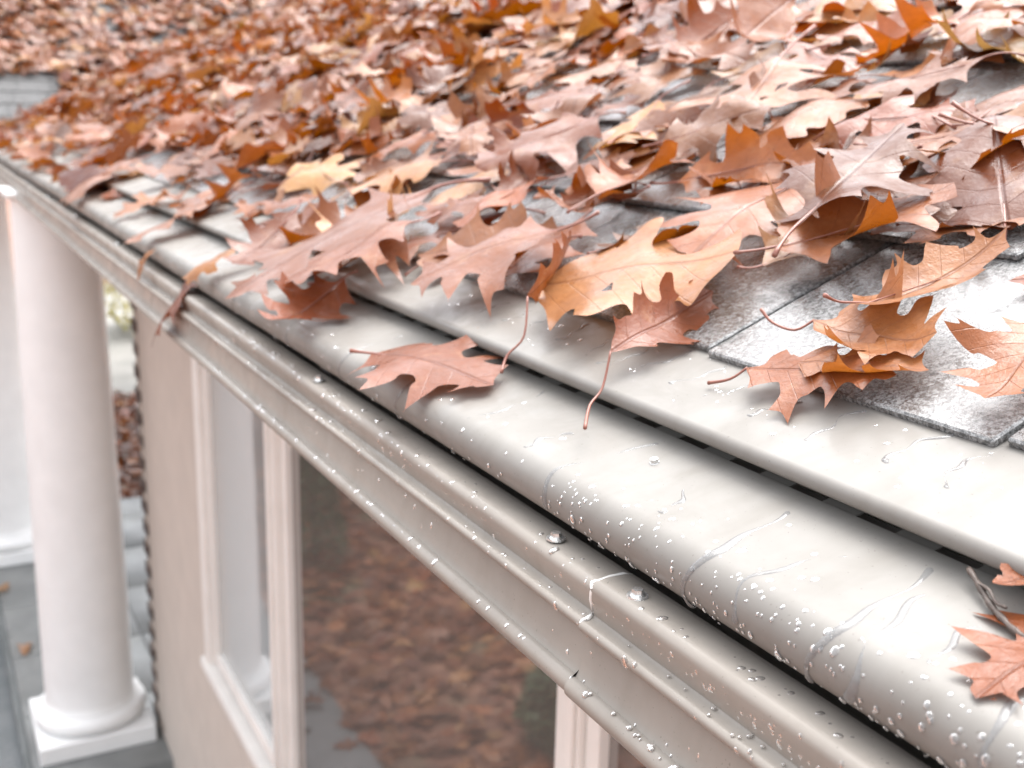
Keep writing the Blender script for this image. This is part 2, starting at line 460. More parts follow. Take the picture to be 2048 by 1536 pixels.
uc = (.4465, -.2022); ur = .0052
tux, tuz = uc[0] + ur * math.cos(R_(90 + au)), uc[1] + ur * math.sin(R_(90 + au))
upz = lambda x: tuz + (x - tux) * math.tan(R_(au))
up = [(x, Z(upz(x))) for x in (.56, .53, .51, .49, .47)] + [(x, Z(z)) for x, z in arc(uc[0], uc[1], ur, 90 + au, 265, 10)] + [(.4560, Z(-.2080)), (.4600, Z(-.2072))]
ypan = [-.9, .145, 1.36, 2.58, 3.80, 5.02, 6.24, 7.30]
for i in range(len(ypan) - 1):
    e = .0007 * (i % 2)
    extrude('lower_panel', [(x, z + e) for x, z in low], ypan[i], ypan[i + 1] + .012, 12, 'guard_metal', guard, .0012, .0004, 1)
    extrude('upper_panel', [(x, z + e) for x, z in up], ypan[i] + .03, ypan[i + 1] + .042, 12, 'guard_metal', guard, .0010, .0004, 5)
PIT = .056
y = -.3
bar_bm = box_bm(0, .034, 0, .027, -.0012, 0, .0003, 1)
for v in bar_bm.verts: v.co.z += v.co.x * .217
bar_me = bm_mesh('slot_bar', bar_bm)
while y < 7.2:
    o = link('slot_bar', bar_me, 'guard_metal', guard); o.matrix_parent_inverse = Matrix.Translation(-world_loc(guard))
    o.location = (XL0 - .002, y + random.uniform(-.002, .002), Z(ZL0 - .0006)); y += PIT
def screw(parent, px, py, p0, n, r=.0052):
    P = on_plane(px, py, p0, n); q = Vector(n).to_track_quat('Z', 'Y')
    bm = bmesh.new()
    bmesh.ops.create_cone(bm, cap_ends=True, segments=20, radius1=r * 1.35, radius2=r * 1.30, depth=.0012, matrix=Matrix.Translation((0, 0, .0006)))
    bmesh.ops.create_cone(bm, cap_ends=True, segments=6, radius1=r * .78, radius2=r * .72, depth=.0036, matrix=Matrix.Translation((0, 0, .0030)))
    bmesh.ops.create_cone(bm, cap_ends=True, segments=14, radius1=r * .95, radius2=r * .8, depth=.0010, matrix=Matrix.Translation((0, 0, .0017)))
    o = link('screw', bm_mesh('screw', bm), 'screw_steel', parent)
    o.matrix_parent_inverse = Matrix.Translation(-world_loc(parent)); o.matrix_basis = Matrix.Translation(P) @ q.to_matrix().to_4x4()
nL = np.array([-math.sin(R_(AL)), 0, math.cos(R_(AL))]); pL = np.array([tx, 0, Z(tz)])
nU = np.array([-math.sin(R_(au)), 0, math.cos(R_(au))]); pU = np.array([tux, 0, Z(tuz)])
screw(guard, 1310, 930, pL, nL, .0042)

# ------------------------------------------------------------------ gutter
gut = tag(empty('rain_gutter', (.40, 2, Z(-.36))), 'taupe metal rain gutter with stepped front hung along the eave', 'gutter')
LIPZ = -.2798
gp = [(.380, LIPZ - .0075), (.378, LIPZ - .001), (.372, LIPZ + .0004), (.362, LIPZ + .0006), (.3545, LIPZ + .0006)] + arc(.3535, LIPZ - .0052, .0058, 90, 180, 6)[1:]
gp += [(.3486, -.2915), (.3510, -.3000)] + [(.3490, -.3022), (.3440, -.3030)] + arc(.3424, -.3055, .0027, 85, 255, 6) + [(.3462, -.3092)]
gp += [(.3458, -.314), (.3445, -.321), (.3430, -.3285), (.3414, -.3355), (.3385, -.3402)] + arc(.3368, -.3460, .0060, 74, 268, 9) + [(.350, -.3556), (.372, -.3572), (.482, -.3572), (.482, -.225)]
gp = [(x, Z(z)) for x, z in gp]
YS = .528
grow = lambda e: [(x - e, z + (e if i < 12 else (-e * .3))) for i, (x, z) in enumerate(gp)]
extrude('trough', grow(.0015), -1.0, YS, 12, 'gutter_metal', gut, .001, .0006, 2)
extrude('trough', gp, YS + .0005, 4.15, 40, 'gutter_metal', gut, .001, .0007, 2)
extrude('trough', grow(.0012), 4.15, 7.30, 24, 'gutter_metal', gut, .001, .0014, 9)
# sealant bead round the joint
bd = [(x - .0018, YS + .001 + .0016 * math.sin(i * 1.3), z + .0012) for i, (x, z) in enumerate(gp[1:15])]
link('seam_bead', tube_mesh('seam_bead', bd, [.0015] * len(bd), 6), 'sealant', gut)
bd = [(x - .0018, 4.151, z + .0012) for i, (x, z) in enumerate(gp[1:15])]
link('seam_bead', tube_mesh('seam_bead', bd, [.0016] * len(bd), 6), 'sealant', gut)
pG = np.array([0, 0, Z(LIPZ + .0028)]); nG = np.array([0, 0, 1.0])
for px, py in ((1275, 1193), (1112, 1078)): screw(gut, px, py, pG, nG, .0050)
for y in (1.1, 1.75, 2.4, 3.05, 3.7, 4.35):
    u, v, d = proj(np.array([.362, y, Z(LIPZ)])); screw(gut, u, v, pG, nG, .0050)

# ------------------------------------------------------------------ columns
def lathe(prof, seg=48):
    V = []; F = []
    for r, z in prof:
        for k in range(seg):
            a = 2 * math.pi * k / seg; V.append((r * math.cos(a), r * math.sin(a), z))
    for i in range(len(prof) - 1):
        for k in range(seg): F.append((i * seg + k, i * seg + (k + 1) % seg, (i + 1) * seg + (k + 1) % seg, (i + 1) * seg + k))
    F.append(tuple(range(seg))[::-1]); F.append(tuple((len(prof) - 1) * seg + k for k in range(seg)))
    return F, V
def column(x, y, label, h=2.372):
    root = tag(empty('porch_column', (x, y, FLOOR)), label, 'column', 'white columns of the porch')
    def lp(name, prof):
        F, V = lathe(prof); me = mesh(name, V, F, True); me.set_sharp_from_angle(angle=R_(68)); o = link(name, me, 'white_paint', root)
        o.matrix_parent_inverse = Matrix.Identity(4); return o
    p = 0.235
    o = link('plinth', bm_mesh('plinth', box_bm(-p, p, -p, p, .006, .085, .006)), 'white_paint', root); o.matrix_parent_inverse = Matrix.Identity(4)
    tor = [(.20, .085)] + [(.196 + .038 * math.cos(a), .122 + .037 * math.sin(a)) for a in np.linspace(-1.5, 1.5, 12)] + [(.195, .160), (.195, .168)]
    lp('base_ring', tor)
    sh_ = [(.192, .168), (.186, .176), (.1825, .20)] + [(.1825 - .024 * (t ** 1.7), .20 + (h - .24) * t) for t in np.linspace(.05, 1, 14)]
    lp('shaft', sh_)
    zt = .20 + (h - .24)
    lp('capital', [(.1585, zt), (.166, zt + .003), (.166, zt + .010), (.175, zt + .016), (.175, zt + .020)])
    o = link('abacus', bm_mesh('abacus', box_bm(-.185, .185, -.185, .185, zt + .020, h, .004)), 'white_paint', root); o.matrix_parent_inverse = Matrix.Identity(4)
column(.482, 4.73, 'white round column on square plinth touching the stucco wall corner')
column(.30, 7.03, 'white round column standing free behind the one at the wall')
box('beam', .51, .74, YC - .1, YE - .15, Z(-.325), Z(-.313), 'white_paint', house)

# ------------------------------------------------------------------ leaves
def catmull(P, sub):
    out = []; n = len(P)
    for i in range(n - 1):
        p0 = P[max(i - 1, 0)]; p1 = P[i]; p2 = P[i + 1]; p3 = P[min(i + 2, n - 1)]
        for k in range(sub):
            t = k / sub
            out.append(.5 * ((2 * p1) + (-p0 + p2) * t + (2 * p0 - 5 * p1 + 4 * p2 - p3) * t * t + (-p0 + 3 * p1 - 3 * p2 + p3) * t ** 3))
    out.append(P[-1]); return np.array(out)
PIN = [(0, .008), (.07, .05), (.12, .13), (.155, .245), (.215, .17), (.27, .15), (.33, .165), (.37, .24), (.40, .37), (.455, .35), (.52, .435), (.525, .27), (.53, .19), (.575, .15), (.625, .165), (.66, .23), (.73, .345), (.755, .20), (.765, .135), (.80, .11), (.85, .125), (.905, .185), (.925, .085), (.955, .045), (1, 0)]
RED = [(0, .010), (.06, .06), (.12, .13), (.17, .22), (.22, .20), (.26, .15), (.31, .17), (.36, .27), (.40, .34), (.46, .31), (.50, .36), (.53, .26), (.55, .19), (.60, .18), (.64, .25), (.70, .31), (.74, .24), (.76, .16), (.80, .12), (.85, .14), (.90, .17), (.93, .08), (1, 0)]
WHI = [(0, .012), (.06, .06), (.14, .11), (.20, .19), (.27, .22), (.33, .18), (.38, .20), (.44, .28), (.52, .31), (.57, .25), (.61, .24), (.67, .31), (.75, .31), (.80, .23), (.84, .20), (.90, .22), (.95, .15), (.985, .07), (1, 0)]
TAN = [(0, .012), (.04, .08), (.10, .20), (.17, .29), (.23, .33), (.28, .26), (.33, .28), (.40, .40), (.47, .42), (.52, .31), (.57, .30), (.64, .39), (.72, .38), (.75, .26), (.80, .23), (.87, .29), (.93, .21), (.96, .13), (1, 0)]
def outline(kind, r, sub):
    out = []
    for s in (1, -1):
        P = np.array({'pin': PIN, 'red': RED, 'white': WHI, 'tan': TAN}[kind], float)
        j = r.normal(0, .018, P.shape); j[0] = j[-1] = 0
        P = P + j; P[:, 1] *= r.uniform(.88, 1.12); P[1:-1, 1] = np.maximum(P[1:-1, 1], .03)
        if kind in ('pin', 'red') and sub > 1:   # keep tips sharp: repeat points raised above both neighbours
            Q = [P[0]]
            for i in range(1, len(P) - 1):
                Q.append(P[i])
                if P[i, 1] > P[i - 1, 1] and P[i, 1] > P[i + 1, 1]: Q.append(P[i] + (.003, 0))
            Q.append(P[-1]); P = np.array(Q)
        P = catmull(P, sub) if sub > 1 else P
        P[:, 1] = np.maximum(P[:, 1], .004 if sub > 1 else .006) ; P[-1, 1] = 0
        P[:, 1] *= s; out.append(P)
    return np.vstack([out[0], out[1][::-1][1:]])
def leaf2d(kind, r, sub, step, holes=()):
    P = outline(kind, r, sub)
    pts = [Vector(p) for p in P]; n = len(pts)
    edges = [(i, (i + 1) % n) for i in range(n)]
    for t in np.arange(.06, .97, step): pts.append(Vector((t, 0)))
    if step < .2:
        for u in np.arange(.06, .98, step):
            for v in np.arange(step * .9, .46, step): 
                pts.append(Vector((u + r.normal(0, .01), v + r.normal(0, .008)))); pts.append(Vector((u + r.normal(0, .01), -v + r.normal(0, .008))))
    vs, es, fs, *_ = delaunay_2d_cdt(pts, edges, [list(range(n))], 1, 1e-4)
    V = np.array([(v.x, v.y) for v in vs]); F = [f for f in fs]
    used = sorted({i for f in F for i in f}); mp = {k: i for i, k in enumerate(used)}
    F = [tuple(mp[i] for i in f) for f in F]; V = V[used]
    for hx, hy, hr in holes:
        c = [V[list(f)].mean(0) for f in F]; F = [f for f, q in zip(F, c) if ((q[0] - hx) ** 2 + (q[1] - hy) ** 2) > hr * hr]
    return V, F
def deform(V, ku, kv, tw, cr, r, fold=0.0, tip=0.0):
    """Curl a flat leaf: ku along the midrib, kv across it, tw twist, cr crinkle; concave side up for positive values."""
    u = V[:, 0] - .5; v = V[:, 1]
    kk = kv * (1 + .5 * np.sin(5 * u + r.uniform(0, 6))); kk = np.where(np.abs(kk) < .05, .05, kk)
    kk = kk * np.where(v > 0, r.uniform(.5, 1.4), r.uniform(.5, 1.4))
    a = v * kk; y = np.sin(a) / kk; z = (1 - np.cos(a)) / kk
    z = z + fold * np.abs(v) + tip * v ** 2 * np.sin(9 * u + r.uniform(0, 6))
    for _ in range(3):
        fx, fy = r.uniform(4, 13), r.uniform(4, 13); z = z + cr * np.sin(fx * u + r.uniform(0, 6)) * np.sin(fy * v + r.uniform(0, 6))
    t = tw * u; y, z = y * np.cos(t) - z * np.sin(t), y * np.sin(t) + z * np.cos(t)
    if abs(ku) < .05: ku = .05
    b = u * ku; x = (1 / ku - z) * np.sin(b); z = 1 / ku - (1 / ku - z) * np.cos(b)
    return np.stack([x, y, z], 1)
def stalk_pts(P3, V, ln, r):
    i0 = int(np.argmin(V[:, 0])); i1 = int(np.argmin(np.abs(V[:, 0] - .16) + 3 * np.abs(V[:, 1])))
    i2 = int(np.argmin(np.abs(V[:, 0] - .55) + 3 * np.abs(V[:, 1])))
    p = P3[i0]; d = p - P3[i1]; d = d / np.linalg.norm(d); cv = r.normal(0, .45, 3) * (.4, 1, .5)
    pts = [P3[i2] - (0, 0, .004), P3[i1] - (0, 0, .004)] + [p + d * ln * t + cv * ln * t * t for t in np.linspace(0, 1, 6)]
    return pts, [.0025, .005, .0075, .007, .0065, .007, .009, .013]
def leaf_mesh(V, F, P3, L):
    me = mesh('oak_leaf', P3 * L, F, True)
    at = me.attributes.new('leafuv', 'FLOAT_VECTOR', 'POINT'); at.data.foreach_set('vector', np.c_[V, np.zeros(len(V))].astype(np.float32).ravel())
    return me
PAL = {'rust brown': (.30, .108, .050), 'pale tan': (.47, .245, .13), 'mauve brown': (.23, .092, .055), 'orange brown': (.25, .076, .020),
       'copper': (.36, .142, .062), 'dark chestnut': (.15, .045, .018), 'yellow': (.45, .31, .10)}
PAL = {k: (v[0] * .86, v[1] * .77, v[2] * .62) for k, v in PAL.items()}
def jit(c, r, a=.16): 
    k = 1 + r.normal(0, a); return tuple(max(.01, min(.8, x * k * (1 + r.normal(0, a * .4)))) for x in c)

def frame_matrix(origin, axis, normal, roll=0.0):
    n = Vector(normal).normalized(); x = Vector(axis); x = (x - n * x.dot(n)).normalized(); y = n.cross(x)
    M = Matrix((x, y, n)).transposed().to_4x4(); 
    return Matrix.Translation(Vector(origin)) @ M @ Matrix.Rotation(roll, 4, 'X')

PLANES = {'L': (pL, nL), 'U': (pU, nU), 'R': (np.array([EX, 0, EZ]), NR)}
p_e = np.array([tx, 0, Z(tz)]); a_e = math.atan2(EZ - Z(tz), EX - tx); PLANES['E'] = (p_e, np.array([-math.sin(a_e), 0, math.cos(a_e)]))
PLANES['V'] = (np.array([.345, 0, 0.0]), np.array([-1.0, 0, 0])); boxes_hero = []
def hero(label, kind, pl, base, tip, col, h=.004, tpl=None, ku=.4, kv=1.2, tw=.2, cr=.012, fold=0, wide=1.0, stalk=.28, roll=0.0, pitch=0.0, holes=(), seed=0, tipc=.3, stalk_px=None):
    r = np.random.default_rng(1000 + seed)
    p0, n = PLANES[pl]; p0 = p0 + n * h
    A = on_plane(*base, p0, n); B = on_plane(*tip, np.array([tpl, 0, 0.0]), np.array([-1.0, 0, 0])) if tpl else on_plane(*tip, p0, n); L = float(np.linalg.norm(B - A))
    V, F = leaf2d(kind, r, 4, .045 if holes else .075, holes); V = V * (1, wide)
    P3 = deform(V, ku, kv, tw, cr, r, fold, tipc)
    nn = n if not tpl else np.cross(B - A, np.array([0, 1.0, 0]))
    if tpl: nn = nn * (1 if nn[2] - nn[0] > 0 else -1) / np.linalg.norm(nn)
    M = frame_matrix((A + B) / 2, B - A, nn, roll) @ Matrix.Rotation(-pitch, 4, 'Y')
    lo = min((M.to_3x3() @ Vector(p * L)).dot(Vector(n)) for p in P3[::3])
    if not tpl: M = Matrix.Translation(Vector(n) * (-lo)) @ M
    o = link('oak_leaf', leaf_mesh(V, F, P3, L), 'leaf'); o.matrix_world = M; o.color = (col[0] * .72, col[1] * .56, col[2] * .40, 1)
    tag(o, label, 'leaf', 'fallen oak leaves on the eave')
    if stalk or stalk_px:
        if stalk_px:
            inv = M.inverted(); i0 = int(np.argmin(V[:, 0])); pts = [Vector(P3[i0] * L)]
            for (sx_, sy_, dh) in stalk_px: pts.append(inv @ Vector(on_plane(sx_, sy_, p0 + n * dh, n)))
            q = np.array(catmull(np.array([list(p) for p in pts]), 4)); k = len(q)
            me = tube_mesh('stalk', q, [.0009 + .0008 * (i / k) ** 3 for i in range(k)], 6)
        else:
            q, rd = stalk_pts(P3, V, stalk, r); me = tube_mesh('stalk', [p * L for p in q], [x * L for x in rd], 6)
        s = link('stalk', me, 'leaf_stalk', o); s.matrix_parent_inverse = Matrix.Identity(4)
    boxes_hero.append(((A + B) / 2, L))
    return o
c_ = PAL
HERO = [
 dict(label='flat reddish brown pin oak leaf lying alone on the lower guard panel', kind='pin', pl='L', base=(748, 726), tip=(992, 792), col=(.36, .155, .105), h=.001, ku=-.12, kv=-.3, tw=.05, wide=1.0, stalk=.12, tipc=-.5, cr=.008, seed=1),
 dict(label='flat brown oak leaf with a hole across the shingle edge', kind='pin', pl='R', base=(1500, 757), tip=(1800, 776), col=(.42, .17, .085), h=.001, ku=-.1, kv=-.25, tw=.05, wide=1.0, stalk=.34, holes=((.52, .10, .055),), stalk_px=((1460, 758, .004), (1416, 766, .002)), tipc=-.3, cr=.008, seed=2),
 dict(label='large pale tan shallow-lobed oak leaf lying flat over the shingle edge', kind='tan', pl='R', base=(1095, 605), tip=(1490, 545), col=(.60, .34, .19), h=.008, ku=.15, kv=-.2, tw=-.08, wide=1.28, stalk=0, tipc=.35, holes=((.45, -.16, .022),), seed=53, cr=.010),
 dict(label='dark orange folded oak leaf standing on edge with a long drooping stalk', kind='red', pl='R', base=(1085, 640), tip=(1172, 515), col=(.36, .12, .035), h=.016, ku=.5, kv=3.5, tw=.3, wide=.7, roll=-1.0, stalk_px=((1048, 672, 0), (1015, 710, -.008), (1003, 745, -.014)), seed=4),
 dict(label='broad mauve brown oak leaf reaching from shingles down to guard nose', kind='pin', pl='E', base=(885, 425), tip=(478, 655), col=(.33, .16, .115), h=.008, ku=-.2, kv=-.4, tw=.15, wide=1.35, stalk=.2, holes=((.62, .07, .025), (.80, -.05, .02)), seed=5),
 dict(label='rust brown deeply lobed oak leaf beside the large tan leaf', kind='pin', pl='E', base=(1140, 500), tip=(838, 610), col=(.37, .165, .105), h=.010, ku=-.3, kv=-.4, tw=-.2, wide=1.5, stalk=.2, seed=6),
 dict(label='narrow wet purplish leaf folded lengthwise with curved hanging stalk', kind='red', pl='U', base=(1228, 742), tip=(1432, 615), col=(.34, .135, .09), h=.008, ku=.1, kv=3.4, tw=.3, wide=.7, roll=.75, stalk_px=((1205, 775, -.004), (1180, 810, -.008), (1170, 856, -.008)), seed=7),
 dict(label='crumpled tan leaf with thick black curved stalk on bare shingles', kind='red', pl='R', base=(1630, 662), tip=(1885, 690), col=(.52, .27, .15), h=.012, ku=.4, kv=2.6, tw=.4, wide=1.4, roll=.05, cr=.03, stalk_px=((1590, 660, .004), (1545, 645, .008), (1522, 618, .016)), seed=8),
 dict(label='long rolled tan leaf curving upward above the crumpled one', kind='red', pl='R', base=(1690, 650), tip=(2025, 490), col=(.50, .26, .14), h=.022, ku=1.1, kv=2.6, tw=.4, wide=.7, roll=.1, stalk=.1, seed=9),
 dict(label='tan leaf rolled tightly beneath the crumpled leaf with black stalk', kind='red', pl='R', base=(1600, 735), tip=(1860, 745), col=(.50, .25, .14), h=.008, ku=.3, kv=2.4, tw=-.3, wide=1.1, roll=-.1, stalk=0, seed=10),
 dict(label='copper oak leaf with pointed lobe hanging over bare grey shingles', kind='pin', pl='R', base=(2120, 640), tip=(1972, 812), col=(.46, .20, .10), h=.012, ku=.2, kv=1.4, tw=.2, wide=1.1, stalk=.2, seed=11),
 dict(label='large rust oak leaf with curled light lobe above the bare shingle', kind='red', pl='R', base=(1555, 520), tip=(1912, 385), col=(.42, .18, .09), h=.020, ku=.5, kv=1.3, tw=-.3, wide=1.25, stalk=.2, tipc=.8, seed=12),
 dict(label='dark red oak leaf drooping over the gutter lip', kind='pin', pl='L', tpl=.294, base=(405, 520), tip=(288, 690), col=(.27, .085, .04), h=.010, ku=-.5, kv=-.9, tw=.3, wide=.85, stalk=.2, roll=.15, seed=13),
 dict(label='tan curled leaf beside the drooping dark red leaf', kind='red', pl='E', base=(520, 490), tip=(370, 575), col=(.56, .31, .14), h=.014, ku=-.9, kv=-1.6, tw=-.5, wide=.8, stalk=.15, seed=14),
 dict(label='chestnut pointed leaf fragment standing up near the guard nose', kind='pin', pl='E', base=(600, 455), tip=(470, 570), col=(.24, .085, .045), h=.022, ku=.8, kv=2.8, tw=.4, wide=.6, roll=-.7, stalk=.1, seed=15),
 dict(label='small ochre leaf tip hanging into the gutter gap', kind='white', pl='L', tpl=.319, base=(305, 492), tip=(270, 558), col=(.46, .22, .07), h=.006, ku=-.8, kv=.8, wide=1.0, stalk=0, seed=16),
 dict(label='long rosy tan leaf lying across both guard panels', kind='red', pl='E', base=(480, 385), tip=(255, 500), col=(.46, .235, .15), h=.010, ku=-.3, kv=-1.0, tw=.2, wide=.75, stalk=.12, seed=17),
 dict(label='rosy tan leaf crossing the guard panels below the valley', kind='pin', pl='E', base=(275, 325), tip=(130, 420), col=(.47, .235, .15), h=.010, ku=-.3, kv=-.8, wide=.8, stalk=.12, seed=18),
 dict(label='red brown lobe folded upright beside the mauve leaf', kind='pin', pl='L', base=(690, 600), tip=(540, 690), col=(.37, .14, .085), h=.006, ku=.9, kv=2.6, tw=.9, wide=.8, stalk=.1, roll=-.5, seed=19),
 dict(label='speckled orange brown leaf with dark pointed tips on the lower panel', kind='pin', pl='L', base=(2260, 1210), tip=(1952, 1405), col=(.36, .125, .05), h=.002, ku=.1, kv=.4, tw=.1, wide=.92, stalk=.1, cr=.012, seed=20),
 dict(label='glossy copper leaf curled against the guard step', kind='red', pl='L', base=(2150, 1130), tip=(1985, 1175), col=(.40, .155, .075), h=.016, ku=.6, kv=2.4, tw=.3, wide=.9, stalk=.1, seed=21),
 dict(label='tan oak leaf with insect holes higher on the roof', kind='pin', pl='R', base=(1570, 160), tip=(1475, 285), col=(.50, .255, .15), h=0.016, ku=.4, kv=-.9, wide=1.3, stalk=.3, holes=((.55, .10, .03), (.66, .05, .022), (.6, -.1, .03)), seed=22),
 dict(label='dark orange leaf curled upright with pointed lobes', kind='pin', pl='R', base=(1490, 60), tip=(1345, 150), col=(.33, .10, .025), h=0.012, ku=.6, kv=2.6, wide=.9, roll=-.8, stalk=.2, seed=23),
 dict(label='amber backlit leaf standing up behind the leaf with holes', kind='pin', pl='R', base=(1600, 60), tip=(1470, 165), col=(.37, .13, .03), h=0.014, ku=.8, kv=2.8, wide=.9, roll=-.9, stalk=.2, seed=24),
 dict(label='large leaf arched high with a dark hollow beneath', kind='red', pl='R', base=(2110, 60), tip=(1850, 150), col=(.45, .18, .06), h=0.008, ku=-2.2, kv=-1.4, wide=.9, stalk=.2, seed=25),
 dict(label='mauve brown flat oak leaf high on the roof beside tan leaves', kind='pin', pl='R', base=(1980, 160), tip=(1715, 220), col=(.33, .165, .12), h=0.012, ku=.2, kv=-.6, wide=1.15, stalk=.3, seed=26),
 dict(label='smooth copper tan leaf arching below the leaf with holes', kind='white', pl='R', base=(1790, 190), tip=(1470, 320), col=(.46, .22, .12), h=0.012, ku=-.7, kv=-1.0, wide=.95, stalk=.2, seed=27),
 dict(label='glossy leaf fold with orange underside above the bare shingles', kind='red', pl='R', base=(1360, 390), tip=(1660, 345), col=(.48, .21, .10), h=0.006, ku=-.3, kv=3.2, tw=.4, wide=.9, roll=.5, stalk=.2, seed=28),
 dict(label='amber curved leaf bridging above a dark gap', kind='red', pl='R', base=(2110, 290), tip=(1885, 390), col=(.46, .17, .05), h=0.006, ku=-1.6, kv=1.6, wide=.7, roll=.4, stalk=.2, seed=29),
 dict(label='dark blood red leaf curled into a trough over the shingles', kind='red', pl='R', base=(1100, 250), tip=(900, 320), col=(.21, .055, .02), h=0.006, ku=.4, kv=3.4, wide=1.0, roll=-.5, stalk=.2, seed=30),
 dict(label='yellowish tan leaf standing among dark curled leaves', kind='red', pl='R', base=(1325, 230), tip=(1215, 320), col=(.68, .42, .18), h=0.012, ku=.4, kv=-.8, wide=1.2, stalk=.2, seed=31),
 dict(label='pale tan leaf with white wet sheen above the mauve leaf', kind='white', pl='R', base=(1020, 345), tip=(860, 420), col=(.66, .40, .21), h=0.008, ku=-.5, kv=-1.0, wide=1.1, stalk=.2, seed=32),
 dict(label='pale cream tan leaf lying over the mauve leaf', kind='red', pl='R', base=(900, 345), tip=(670, 420), col=(.63, .37, .20), h=0.009, ku=-.3, kv=-.8, wide=1.0, stalk=.2, seed=33),
 dict(label='dark chestnut leaf scrap curled beside grey shingles', kind='pin', pl='R', base=(1100, 340), tip=(1000, 420), col=(.24, .075, .03), h=0.005, ku=.6, kv=2.6, wide=.9, roll=-.6, stalk=.2, seed=34),
 dict(label='dark amber leaf curled upright behind the large tan leaf', kind='pin', pl='R', base=(1275, 365), tip=(1125, 440), col=(.27, .085, .025), h=0.006, ku=.6, kv=2.8, wide=1.0, roll=-.6, stalk=.2, seed=35),
 dict(label='small pinkish leaf with stalk tip on the dark shingle gap', kind='white', pl='R', base=(1465, 418), tip=(1610, 400), col=(.45, .21, .12), h=0.008, ku=.4, kv=-1.5, wide=.9, stalk=.25, seed=36),
 dict(label='rust leaf lying flat right of the arched copper tan leaf', kind='pin', pl='R', base=(1760, 320), tip=(2010, 270), col=(.42, .19, .105), h=0.008, ku=.2, kv=-.6, wide=1.0, stalk=.2, seed=37),
 dict(label='rust brown leaf with ragged lobes overlapping the mauve leaf', kind='pin', pl='E', base=(850, 500), tip=(600, 630), col=(.38, .16, .095), h=.014, ku=-.2, kv=-.5, tw=.2, wide=1.2, stalk=.2, seed=41),
 dict(label='rust leaf tucked under the large tan leaf', kind='pin', pl='R', base=(1170, 455), tip=(960, 590), col=(.37, .15, .08), h=.004, ku=.1, kv=-.4, tw=.1, wide=1.1, stalk=.1, seed=42),
]
for h_ in HERO: hero(**h_)

# leaf piles: positions drawn at random over both roof planes, thinner towards the guard
cand = []
def low_edge(y):                            # how far up the slope (from the first shingle edge) the drift starts
    if y < .45: return .10
    if y < .8: return .10 - (y - .45) * .30
    if y < 1.4: return -.005 - (y - .8) * .09
    if y < 3: return -.06 - (y - 1.4) * .04
    return -.125
def add(P, n, ax, L, yz):
    u, v, d = proj(P)
    if d < .3 or u < -220 or u > 2270 or v < -260 or v > 1500: return
    cand.append((L * FPX / d, P, n, ax, L))
def surface(s, y):                          # point on shingles or, below them, on the guard
    if s >= 0: return np.array([EX, y, EZ]) + UR * s, NR
    x = EX + s * .97
    if x > .446: return np.array([x, y, Z(upz(x))]), nU
    return np.array([x, y, Z(tz + (x - tx) * ta)]), nL
grid = {}
def scatter_main(n):
    for _ in range(n):
        y = rng.uniform(.25, 9.0) if rng.random() < .6 else rng.uniform(.25, 3.5)
        s = rng.uniform(-.15, 4.6) if rng.random() < .55 else rng.uniform(-.14, 1.6)
        if y > YE - XC + EX + s: continue
        e = low_edge(y) + rng.normal(0, .02)
        if s < e: continue
        # keep the bare patches of shingle seen near the guard
        P, nn = surface(s, y); u, v, d = proj(P)
        if 1420 < u < 1900 and 515 < v < 720 and rng.random() < .95: continue
        if u > 1880 and 550 < v < 900 and rng.random() < .90: continue
        if u > 1150 and v > 560: continue
        if 600 < u < 1150 and v > 520: continue
        if u < 600 and v > 300 + (u) * .42 and rng.random() < .85: continue
        L = float(np.clip(rng.normal(.150 if y < 3.2 else .135, .032), .08, .215))
        gap = noise.noise(Vector((s * 3.4, y * 2.6, 4.7))) + .45 * noise.noise(Vector((s * 9, y * 7, 1.7)))
        if gap > (.30 if y < 2 else .28) and rng.random() < .85: continue
        key = (int(s / .085), int(y / .085)); k = grid.get(key, 0)
        cap = 1 if s < .10 or y < 2.0 else 2
        if k >= cap: continue
        grid[key] = k + 1
        h = .001 + .008 * k + abs(rng.normal(0, .004))
        a = rng.uniform(0, 2 * math.pi)
        ax = np.array([0, 1, 0]) * math.cos(a) + UR * math.sin(a)
        add(P + nn * h, nn, ax, L, y)
scatter_main(16000)
nWv = np.array([0, -math.sin(SL), math.cos(SL)]); uW = np.array([0, math.cos(SL), math.sin(SL)])
for _ in range(16000):
    x = rng.uniform(-1.5, 6); s = rng.uniform(0, 6.0); P = np.array([x, yw0, EZ]) + uW * s
    if x - XC > P[1] - YE: continue
    u, v, d = proj(P)
    if u < 118 and 150 < v < 250: continue
    if noise.noise(Vector((s * 2.2, x * 2.2, 9.1))) > .32 and rng.random() < .85: continue
    key = ('w', int(s / .065), int(x / .065)); k = grid.get(key, 0)
    if k >= 2: continue
    grid[key] = k + 1
    a = rng.uniform(0, 6.28); add(P + nWv * (.004 + .018 * k + abs(rng.normal(0, .008))), nWv, np.array([1, 0, 0]) * math.cos(a) + uW * math.sin(a), float(np.clip(rng.normal(.13, .03), .07, .19)), 0)
cand.sort(key=lambda c: -c[0])

